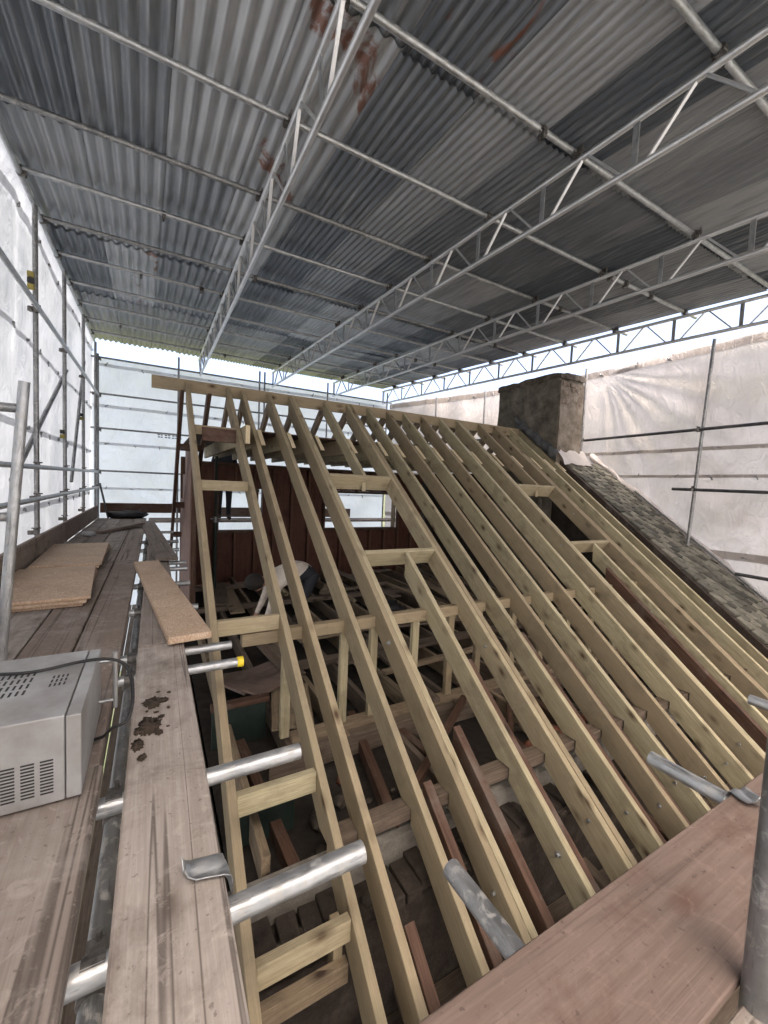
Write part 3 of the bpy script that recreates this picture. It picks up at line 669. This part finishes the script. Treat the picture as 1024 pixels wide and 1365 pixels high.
sheet('plastic_sheeting', 'added plastic sheeting out of view beyond the eave scaffold, dimming the front light', lambda s, z: (-1.2+s, -1.62, z), lambda s: (0, 1, 0), 8.9, -3.2, 2.2, M['sheet_f'], M['band'], [(2.05, .08), (.2, .06)], .7, 14.0, 80, 40)  # unseen sheet behind the camera, added to cut the light from the front
def rbase(s, z):
    y = -1.5+s; x = 7.62
    if y > 6.4: x -= (y-6.4)/(10.86-6.4)*1.53
    zz = z
    return (x, y, zz)
def rextra(s, z):        # drawn into diagonal folds from the corner by the chimney
    y = -1.5+s; dx = 5.1-y; dz = 2.4-z
    if dx < .05: return 0
    ang = math.atan2(dz, dx); rr = math.hypot(dx, dz)
    return .05*math.sin(ang*19+1.2*noise.noise(Vector((rr, ang*3, 5))))*math.exp(-rr*.35)*min(1, rr*1.5)
sr, fnr = sheet('plastic_sheeting', 'beige plastic sheeting with long folds beside the tiled roof and chimney', rbase, lambda s: (-1, 0, 0), 12.3, -2.4, 2.44, M['sheet_w'], M['band_w'], [(2.30, .12), (.78, .06), (.35, .05), (-.9, .12)], 1.15, 9.0, 200, 80, rextra)
# bunched sheeting tucked along the tiles
def tuck(u, v):
    y = 5.1-u*4.2; a = v*2*math.pi; r_ = .07+.035*noise.noise(Vector((y*3, 1, 2)))
    p = Vector((7.56+r_*math.cos(a), y, zt(y, .1)+r_*math.sin(a))); return p+noise.noise_vector(p*5)*.04
strip('gathered_hem', tuck, 70, 10, M['sheet_w'], sr)
for i in range(7):       # small illegible print on the far sheet
    for k in range(2):
        s = 1.28+i*.075+random.uniform(0, .02); z = .93-.05*k
        strip('print_mark', lambda u, v: fnb(s+u*random.uniform(.04, .055), z+.028*v, .012), 1, 1, M['ink'], sb, False)

# ------------------------------------------------------------------ scaffold tubes
ls = thing('scaffolding', 'scaffold of steel standards and guard rails along the gable walkway', 'scaffold', (-1.1, 5, -1))
for y in (.6, 2.2, 3.9, 5.6, 7.2, 8.9, 10.6):
    tube('standard', (-1.1, y, -3.4), (-1.1+.01, y+random.uniform(-.02, .05), 2.72), T, M['galv2'], ls)
    for z in (1.66, .04, -.29): coupler((-1.08, y, z), ls, R(90), R(90))
for z, x in ((1.66, -1.045), (.04, -1.05), (-.29, -1.05)): tube('ledger', (x, -1.5, z), (x, 10.85, z-.005), T, M['galv'], ls)
tube('brace', (-1.15, 5.0, -.1), (-1.15, 7.75, 1.5), T, M['galv2'], ls); tube('brace', (-1.15, 8.1, -.15), (-1.15, 9.5, 2.05), T, M['galv2'], ls)
for y, z in ((5.6, 1.93), (7.2, .55), (8.9, 1.0)):
    for k in range(3 if y == 5.6 else 2): box('tag', (-1.14, y-.055, z-.09+k*.062), (-1.085, y-.026, z-.035+k*.062), M['tag' if k != 1 else 'black'], ls)
for y in (3.9, 5.6, 7.2, 8.9): coupler((-1.1, y, -.66), ls, R(90), R(90))
# leaning rail at the ladder gap
gr = thing('ladder_rail', 'leaning silver tube with cross rails at the ladder gap beside the microwave', 'rail', (-.63, 2.58, -.93))
tube('stile', (-.645, 2.58, -.93), (-.545, 2.585, .42), T*.95, M['galv'], gr)
for z in (.295, -.23): tube('cross_rail', (-1.3, 2.62, z-.01), (-.575+(z-.3)*.07, 2.61, z), T*.9, M['galv2'], gr)
bs = thing('scaffolding', 'scaffold of standards and bars in front of the far printed sheeting', 'scaffold', (3, 10.6, -1))
for x in (-1.05, .45, 2.2, 2.32, 3.95, 5.75): tube('standard', (x, 10.62 if x < 0 else 10.3, -3.4), (x, 10.62 if x < 0 else 10.3, 2.5 if x < 0 else 2.62), T*.85, M['galv2'], bs)
for z in (2.44, 1.69, .965, .06): tube('ledger', (-1.2, 10.66, z), (6.1, 10.66, z), T*.85, M['galv2'], bs); coupler((-1.05, 10.64, z), bs)
tube('brace', (-1.0, 10.4, -.2), (-.85, 10.4, -.95), T*.8, M['darksteel'], bs)
rs = thing('scaffolding', 'scaffold tubes holding the beige sheeting above the tiled roof', 'scaffold', (7.3, 3, -.7))
tube('standard', (7.3, 3.22, -.78), (7.28, 3.1, 2.4), T, M['galv2'], rs); tube('standard', (7.2, 5.12, .7), (7.2, 5.12, 2.4), T, M['galv2'], rs)
for y in (7.6, 9.0): tube('standard', (7.42-(y-6.4)*.298-.12, y, 0), (7.42-(y-6.4)*.298-.12, y, 2.4), T, M['galv2'], rs)
tube('ledger', (7.25, 5.25, 1.04), (7.25, 1.2, 1.09), T, M['darksteel'], rs); tube('ledger', (7.25, 3.48, .15), (7.25, 1.2, .12), T, M['darksteel'], rs)
tube('ledger', (7.2, 2.55, -1.03), (7.3, 1.0, -1.06), T, M['darksteel'], rs); tube('ledger', (7.08, 5.6, 1.2), (6.2, 9.6, 1.15), T, M['darksteel'], rs)
tube('hem_tube', (7.5, 4.2, zt(4.2, .15)), (7.5, 1.4, zt(1.4, .15)), T*.8, M['galv2'], rs)
coupler((7.27, 3.2, 1.06), rs, R(90), R(90)); coupler((7.27, 3.2, .15), rs, R(90), R(90)); coupler((7.22, 5.12, 1.04), rs, R(90), R(90))

# ------------------------------------------------------------------ the lift below
ld = thing('lower_deck', 'lower scaffold deck of dark boards below the walkways', 'deck', (2, 0, -2.95))
for k in range(14):
    y = -1.45+k*.228; box('board', (-1.2, y, -2.95), (6.6, y+.222, -2.912), M['oldgrey'], ld)
for k in range(5):
    x = -1.15+k*.245; box('board', (x, 1.75, -2.95), (x+.23, 10.6, -2.912), M['oldgrey'], ld)
# ------------------------------------------------------------------ gable walkway: tubes, boards
ZB = -.93; TH_ = .038
ws = thing('walkway_support', 'steel tubes carrying the gable boards with ends sticking out past them', 'scaffold', (-.1, 2, -1))
tube('ledger', (-.1, -.6, -1.045), (-.1, 10.4, -1.045), T, M['galv2'], ws)
for y, x1, z, m_ in ((.925, .50, 0, 'galv'), (1.405, .475, 0, 'galv'), (2.27, .425, 0, 'galv'), (2.53, .41, .0, 'galv'), (3.4, .3, 0, 'galv'), (4.2, .3, 0, 'galv2'), (4.9, .32, 0, 'galv'), (5.25, .33, 0, 'galv'), (6.2, .3, 0, 'galv'), (7.0, .33, 0, 'galv2'), (8.2, .3, 0, 'galv')):
    t_ = tube('transom', (-1.15, y-.01, -.9945), (x1, y+.0, -.9945+z), T*(1.12 if y < 1.5 else 1), M[m_], ws, 20)
    if abs(y-2.27) < .01:
        tube('end_cap', (x1-.025, y, -.9945), (x1+.006, y, -.9945), T*1.12, M['yellow'], ws, 20, .012)
    coupler((-.1, y, -.9945), ws, 0)
for y in (1.0, 1.55, 3.3): tube('standard', (-.1+.06, y+.1, -3.5), (-.1+.06, y+.1, -1.02), T, M['galv2'], ws)
GB = 'boards of the gable walkway deck'
def board(x0, x1, y0, y1, lab, z=ZB, mat='board', group=None, sk=0, rz=0):
    jz = random.uniform(-.002, .002)
    o = beam('scaffold_board', ((x0+x1)/2+sk, y0, z-TH_/2+jz), ((x0+x1)/2-sk, y1, z-TH_/2-jz+rz), x1-x0, TH_, M[mat], ch=.006)
    return tag(o, lab, 'board', group)
board(-.072, .15, -.9, 2.52, 'long grey scaffold board with mud spots along the gable edge')
POS = ['next to the tube gap', 'second from the tube gap', 'second from the toe board', 'against the toe board']
for q, (x0, x1) in enumerate(((-.36, -.137), (-.59, -.368), (-.82, -.598), (-1.02, -.83))):
    board(x0, x1, -.9, 1.52, 'worn stained board at the microwave, '+POS[q], mat='board2', group=GB)
for k, (ya, yb) in enumerate(((1.525, 5.2), (5.205, 8.0), (8.005, 10.3))):
    for q, (x0, x1) in enumerate(((-.365, -.15), (-.595, -.372), (-.82, -.602), (-1.02, -.828))):
        board(x0+random.uniform(-.004, .004), x1, ya+random.uniform(0, .004), yb, 'brown deck board '+['level with the nearer chipboard', 'level with the further chipboard', 'at the sacking end of the walkway'][k]+', '+POS[q], mat='board2' if random.random() < .4 else 'board', group=GB)
board(-.072, .145, 2.535, 6.3, 'scaffold board beneath the loose pale plank at the gable edge', mat='board2')
o = beam('pale_plank', (.18, 2.44, -.888), (-.065, 4.76, -.888), .222, .04, M['osb'], ch=.004); tag(o, 'loose pale speckled plank lying askew on the gable boards', 'plank')
o = beam('grey_plank', (.125, 4.95, -.895), (-.115, 9.2, -.905), .215, .038, M['board']); tag(o, 'long grey plank lying askew beyond the pale speckled plank', 'plank')
for k in range(3):
    o = beam('cross_board', (-.1+.0*k, 9.35+k*.24, ZB+.02), (1.2, 9.35+k*.24, ZB+.02), .222, .038, M['board']); tag(o, 'scaffold board crossing from the gable walkway to the rear scaffold', 'board', 'boards at the far corner of the walkway')
o = beam('loose_batten', (-.75, 7.6, -.905), (-.2, 8.6, -.875), .13, .045, M['board']); tag(o, 'short thick plank lying loose across the far walkway deck', 'plank')
o = lump('rag', (-.85, 7.4, -.9), (.09, .07, .035), M['sheet'], None, 5); tag(o, 'small pale crumpled rag on the walkway beside the loose plank', 'rag')
for y0, y1, lab in ((-1, 2.9, 'upright toe board between the microwave and the sheeting'), (2.9, 6.75, 'upright toe board beside the chipboard panels'), (6.75, 10.4, 'reddish upright toe board beside the loose plank and rag')):
    o = box('toe_board', (-1.062, y0+.003, ZB+.001), (-1.026, y1, -.67), M['board' if y0 < 5 else 'ply']); tag(o, lab, 'board', 'toe boards of the gable walkway')
o = box('toe_board', (-1.0, 10.45, ZB+.1), (.55, 10.49, -.62), M['old']); tag(o, 'dark toe board closing the far end of the gable walkway', 'board')
o = lump('dark_sacking', (-.5, 10.25, -.86), (.38, .16, .09), M['black'], None, 9, 3, .4); tag(o, 'heap of dark sacking against the far toe board', 'sacking')
for k in range(3):
    o = box('rear_board', (.6, 9.62+k*.23, ZB-.038), (6.2, 9.84+k*.23, ZB), M['board']); tag(o, 'rear scaffold board seen through the dormer window holes', 'board', 'boards of the rear scaffold')
o = box('rear_toe_board', (.6, 10.34, ZB+.02), (4.75, 10.378, -.68), M['ply']); tag(o, 'brown toe board of the rear scaffold seen through the window holes', 'board')
# chipboard stacks
for (x0, x1, y0, y1, sk, lab) in ((-1.0, -.44, 3.43, 4.66, .03, 'pair of chipboard panels stacked on the walkway nearer the ladder gap'), (-1.015, -.47, 4.68, 6.1, .01, 'pair of chipboard panels stacked on the walkway beyond the first pair')):
    st = thing('chipboard_stack', lab, 'panels', ((x0+x1)/2, (y0+y1)/2, ZB))
    for k in range(3): beam('panel', ((x0+x1)/2+sk+(k-1)*.022, y0+(.02, .0, .03)[k], ZB+.012+k*.021+(.006 if y0 > 4 else 0)), ((x0+x1)/2-sk+(1-k)*.01, y1-(.03, .0, .02)[k], ZB+.012+k*.021+(.012 if y0 > 4 else 0)), x1-x0, .019, M['osb'], st, ch=.002)
# mud on the board
for i, (x, y, a, b) in enumerate(((.0, 1.86, .035, .05), (.04, 1.87, .02, .022), (-.012, 1.69, .04, .065), (.02, 1.63, .015, .02), (.03, 1.74, .012, .014), (-.03, 1.5, .014, .02), (-.045, 1.58, .02, .04), (.06, 1.93, .008, .01), (.055, 1.80, .007, .012), (.012, 1.78, .01, .008), (-.02, 1.8, .006, .008), (.05, 1.66, .006, .006), (-.05, 1.66, .01, .02), (.02, 1.95, .009, .007))):
    o = lump('mud_clot', (x, y, ZB+.001), (a*.8, b*.8, .0018), M['mud'], None, i, 4, .75, 4.5); tag(o, 'dark smear of dried mud on the long gable scaffold board', 'mud', 'mud smears on the gable board')
# eave side: boards, tubes, upright
o = beam('eave_board', (-.2, .405, ZB-.012), (3.4, .405, ZB-.012), .236, .024, M['ply'], ch=.003); tag(o, 'wide red-brown board along the eave in front of the rafter feet', 'board')
o = beam('eave_board', (-.3, .165, ZB-.05), (3.4, .165, ZB-.05), .22, .038, M['board']); tag(o, 'grey scaffold board on the outer side of the red-brown eave board', 'board')
es = thing('eave_support', 'short steel tubes sticking out beneath the red-brown eave board', 'scaffold', (1.5, .5, -1))
for x, y1, m_ in ((.684, .775, 'galv2'), (1.66, .79, 'galv'), (2.62, .82, 'galv')): tube('transom', (x+.003, -.3, -.982), (x, y1, -.992), T*1.02, M[m_], es, 20)
up = tube('upright_tube', (.975, .25, -3.5), (1.035, .262, .6), T*1.15, M['galv2'], None, 24); tag(up, 'scarred upright steel tube rising beside the red-brown eave board', 'tube')
# bent metal clips on board ends
def clip(name, p, rz, label, s=1.0):
    """hoop-iron strip: curled up on the board, flat, then bent down over its edge"""
    prof = [(-.045, .026), (-.04, .012), (-.028, .004), (0, .002), (.02, .003), (.03, .0), (.034, -.012), (.035, -.04)]
    def fn(u, v):
        q = u*(len(prof)-1); i = min(int(q), len(prof)-2); f_ = q-i; x = prof[i][0]*(1-f_)+prof[i+1][0]*f_; z = prof[i][1]*(1-f_)+prof[i+1][1]*f_
        hw_ = .026*(.55+.6*math.sin(min(1, u*1.5+.15)*math.pi/2)); y = (v-.5)*2*hw_+.006*math.sin(u*7)
        return Vector((x, y, z+.012*(1-u)*abs(2*v-1)**1.5+.004*math.sin(v*9+u*4)))*s
    o = strip(name, fn, 21, 8, M['galv'], None); so_ = o.modifiers.new('thick', 'SOLIDIFY'); so_.thickness = .0025
    o.matrix_basis = Matrix.Translation(p) @ Matrix.Rotation(rz, 4, 'Z')
    return tag(o, label, 'clip')
clip('board_clip', (.118, .975, ZB+.004), R(8), 'bent shiny metal board clip on the long gable board edge', 1.25)
clip('board_clip', (1.62, .492, ZB+.004), R(75), 'bent metal clip at the rim of the red-brown eave board', 1.1)

# ------------------------------------------------------------------ microwave
mo = thing('microwave_oven', 'battered grey microwave oven with slotted vents standing on the walkway boards', 'microwave', (-.35, 1.62, ZB))
x0, x1, y0, y1, z0, z1 = -.56, -.213, 1.372, 1.862, ZB+.014, -.672
box('casing', (x0, y0, z0), (x1, y1, z1), M['enamel'], mo, ch=.0025)
dr = box('door', (x1+.003, y0-.004, z0+.004), (x1+.038, y1+.002, z1-.002), M['enamel'], mo, ch=.002)
tube('handle', (-.125, 1.80, z0+.03), (-.125, 1.80, z1+.0), .008, M['galv'], dr, 12, .004)
for z in (z0+.06, z1-.03): tube('handle_post', (x1+.037, 1.80, z), (-.125, 1.80, z), .006, M['galv'], dr, 10, .004)
for c_ in range(6):
    for k in range(11): box('vent_slot', (-.238-c_*.041-.029, y0-.0012, z0+.03+k*.0092), (-.238-c_*.041, y0+.002, z0+.0345+k*.0092), M['vent'], mo, ch=.0005)
for r_ in range(4):
    for k in range(12): box('vent_slot', (-.52+k*.016, 1.55+r_*.045, z1-.002), (-.514+k*.016, 1.58+r_*.045, z1+.0012), M['vent'], mo, ch=.0005)
for r_ in range(3):
    for k in range(4): box('vent_slot', (-.285+k*.012, 1.58+r_*.03, z1-.002), (-.28+k*.012, 1.6+r_*.03, z1+.0012), M['vent'], mo, ch=.0005)
for x in (x0+.04, x1-.04):
    for y in (y0+.05, y1-.05): tube('foot', (x, y, ZB+.001), (x, y, z0+.001), .015, M['black'], mo, 10, .01)
cb = path_tube('power_cable', [(-.75, 1.78, -.66), (-.5, 1.74, -.664), (-.35, 1.7, -.664), (-.22, 1.73, -.663), (-.14, 1.76, -.68), (-.085, 1.74, -.71), (-.062, 1.66, -.78), (-.075, 1.6, -.84), (-.12, 1.6, -.86), (-.15, 1.63, -.90), (-.2, 1.66, -.921)], .0055, M['black'])
tag(cb, 'black power cable draped over the top of the microwave', 'cable')

# ------------------------------------------------------------------ people
def body(name, joints, bones, mats, label, levels=2):
    """one skinned surface; each bone gives the faces nearest to it their material"""
    idx = {k: i for i, k in enumerate(joints)}
    me = bpy.data.meshes.new(name); me.from_pydata([joints[k][0] for k in joints], [(idx[a], idx[b]) for a, b, _ in bones], []); me.update()
    o = bpy.data.objects.new(name, me); link(o)
    o.modifiers.new('s', 'SKIN'); sv = me.skin_vertices[0].data
    for k in joints: r_ = joints[k][1]; sv[idx[k]].radius = (r_, r_) if not isinstance(r_, tuple) else r_
    sv[idx['pelvis']].use_root = True
    sub = o.modifiers.new('u', 'SUBSURF'); sub.levels = levels; sub.render_levels = levels
    bpy.context.view_layer.update(); ev = o.evaluated_get(bpy.context.evaluated_depsgraph_get())
    m2 = bpy.data.meshes.new_from_object(ev); o.modifiers.clear(); o.data = m2; m2.materials.clear()
    names = sorted(set(b[2] for b in bones)); [m2.materials.append(M[n]) for n in names]
    for p in m2.polygons:
        p.use_smooth = True; c = p.center; best = None
        for a, b, mt in bones:
            A, B = Vector(joints[a][0]), Vector(joints[b][0]); ab = B-A; t_ = max(0, min(1, (c-A).dot(ab)/ab.length_squared)); d = (A+ab*t_-c).length
            if best is None or d < best[0]: best = (d, mt)
        p.material_index = names.index(best[1])
    return tag(o, label, 'person')
F = -1.93
def hand(J, B, side, wrist, palm, fingers):
    J['palm'+side] = (palm, .028); B.append(('wr'+side, 'palm'+side, 'skin'))
    d = (Vector(palm)-Vector(wrist)).normalized(); u = d.cross(Vector((0, 0, 1)) if abs(d.z) < .9 else Vector((0, 1, 0))).normalized()
    for k in range(5):
        off = (-.03+.02*k) if k < 4 else -.045; ln = (.055, .07, .066, .05, .045)[k]
        a = Vector(palm)+u*off+d*(.03 if k < 4 else -.01); b = a+d*ln*.5+u*(off*.2); c = b+d*ln*.4+Vector((0, 0, -.012))
        for nm, q, r_ in (('a', a, .01), ('b', b, .009), ('c', c, .008)): J['f%s%d%s' % (side, k, nm)] = (tuple(q), r_)
        B += [('palm'+side, 'f%s%da' % (side, k), 'skin'), ('f%s%da' % (side, k), 'f%s%db' % (side, k), 'skin'), ('f%s%db' % (side, k), 'f%s%dc' % (side, k), 'skin')]
J = {'pelvis': ((1.86, 5.2, -1.17), (.15, .13)), 'waist': ((1.70, 5.2, -1.13), .17), 'chest': ((1.48, 5.2, -1.19), (.2, .18)), 'neckb': ((1.30, 5.2, -1.25), .09), 'neck': ((1.235, 5.2, -1.265), .055),
     'head': ((1.13, 5.19, -1.27), .1), 'crown': ((1.06, 5.18, -1.31), .085), 'nose': ((1.13, 5.18, -1.385), .028),
     'shL': ((1.36, 5.04, -1.28), .075), 'elL': ((1.27, 4.97, -1.53), .052), 'wrL': ((1.20, 5.0, -1.74), .03), 'shR': ((1.36, 5.37, -1.27), .075), 'elR': ((1.30, 5.45, -1.53), .052), 'wrR': ((1.18, 5.38, -1.74), .03),
     'hipL': ((1.83, 5.09, -1.22), .105), 'knL': ((1.66, 5.05, -1.55), .075), 'anL': ((1.72, 5.07, -1.84), .05), 'toL': ((1.56, 5.06, -1.895), .045),
     'hipR': ((1.85, 5.31, -1.22), .105), 'knR': ((1.72, 5.36, -1.55), .075), 'anR': ((1.80, 5.36, -1.84), .05), 'toR': ((1.64, 5.36, -1.895), .045)}
B = [('pelvis', 'waist', 'shirt'), ('waist', 'chest', 'shirt'), ('chest', 'neckb', 'shirt'), ('neckb', 'neck', 'skin'), ('neck', 'head', 'skin'), ('head', 'crown', 'hair'), ('head', 'nose', 'skin'),
     ('chest', 'shL', 'shirt'), ('shL', 'elL', 'shirt'), ('elL', 'wrL', 'shirt'), ('chest', 'shR', 'shirt'), ('shR', 'elR', 'shirt'), ('elR', 'wrR', 'shirt'),
     ('pelvis', 'hipL', 'trousers'), ('hipL', 'knL', 'trousers'), ('knL', 'anL', 'trousers'), ('anL', 'toL', 'boot'), ('pelvis', 'hipR', 'trousers'), ('hipR', 'knR', 'trousers'), ('knR', 'anR', 'trousers'), ('anR', 'toR', 'boot')]
hand(J, B, 'L', J['wrL'][0], (1.17, 5.0, -1.80), 5); hand(J, B, 'R', J['wrR'][0], (1.15, 5.37, -1.80), 5)
pe = body('person', J, B, None, 'person in a pale shirt and dark trousers bending low over the joists')
hr = lump('hair', (1.10, 5.17, -1.27), (.12, .125, .105), M['hair'], pe, 2, 3, .15)
Xp, Yp, Z0 = 1.36, 9.75, ZB
J2 = {'pelvis': ((Xp, Yp, Z0+.98), (.16, .12)), 'waist': ((Xp, Yp, Z0+1.15), .14), 'chest': ((Xp, Yp, Z0+1.38), (.18, .13)), 'neck': ((Xp, Yp, Z0+1.56), .055), 'head': ((Xp, Yp-.02, Z0+1.68), .095), 'crown': ((Xp, Yp, Z0+1.76), .08)}
B2 = [('pelvis', 'waist', 'trousers'), ('waist', 'chest', 'trousers'), ('chest', 'neck', 'trousers'), ('neck', 'head', 'skin'), ('head', 'crown', 'hair')]
for s, q in (('L', -1), ('R', 1)):
    for nm, p, r_ in (('sh', (q*.19, 0, 1.45), .07), ('el', (q*.25, .0, 1.18), .05), ('wr', (q*.25, -.08, .95), .03), ('hip', (q*.1, 0, .93), .1), ('kn', (q*.1, -.03, .52), .07), ('an', (q*.1, 0, .1), .05), ('to', (q*.11, -.15, .04), .045)):
        J2[nm+s] = ((Xp+p[0], Yp+p[1], Z0+p[2]), r_)
    B2 += [('chest', 'sh'+s, 'trousers'), ('sh'+s, 'el'+s, 'trousers'), ('el'+s, 'wr'+s, 'trousers'), ('pelvis', 'hip'+s, 'trousers'), ('hip'+s, 'kn'+s, 'trousers'), ('kn'+s, 'an'+s, 'trousers'), ('an'+s, 'to'+s, 'boot')]
    hand(J2, B2, s, J2['wr'+s][0], (Xp+q*.25, Yp-.1, Z0+.88), 5)
body('person', J2, B2, None, 'person in dark work clothes standing on the rear scaffold behind the window hole')
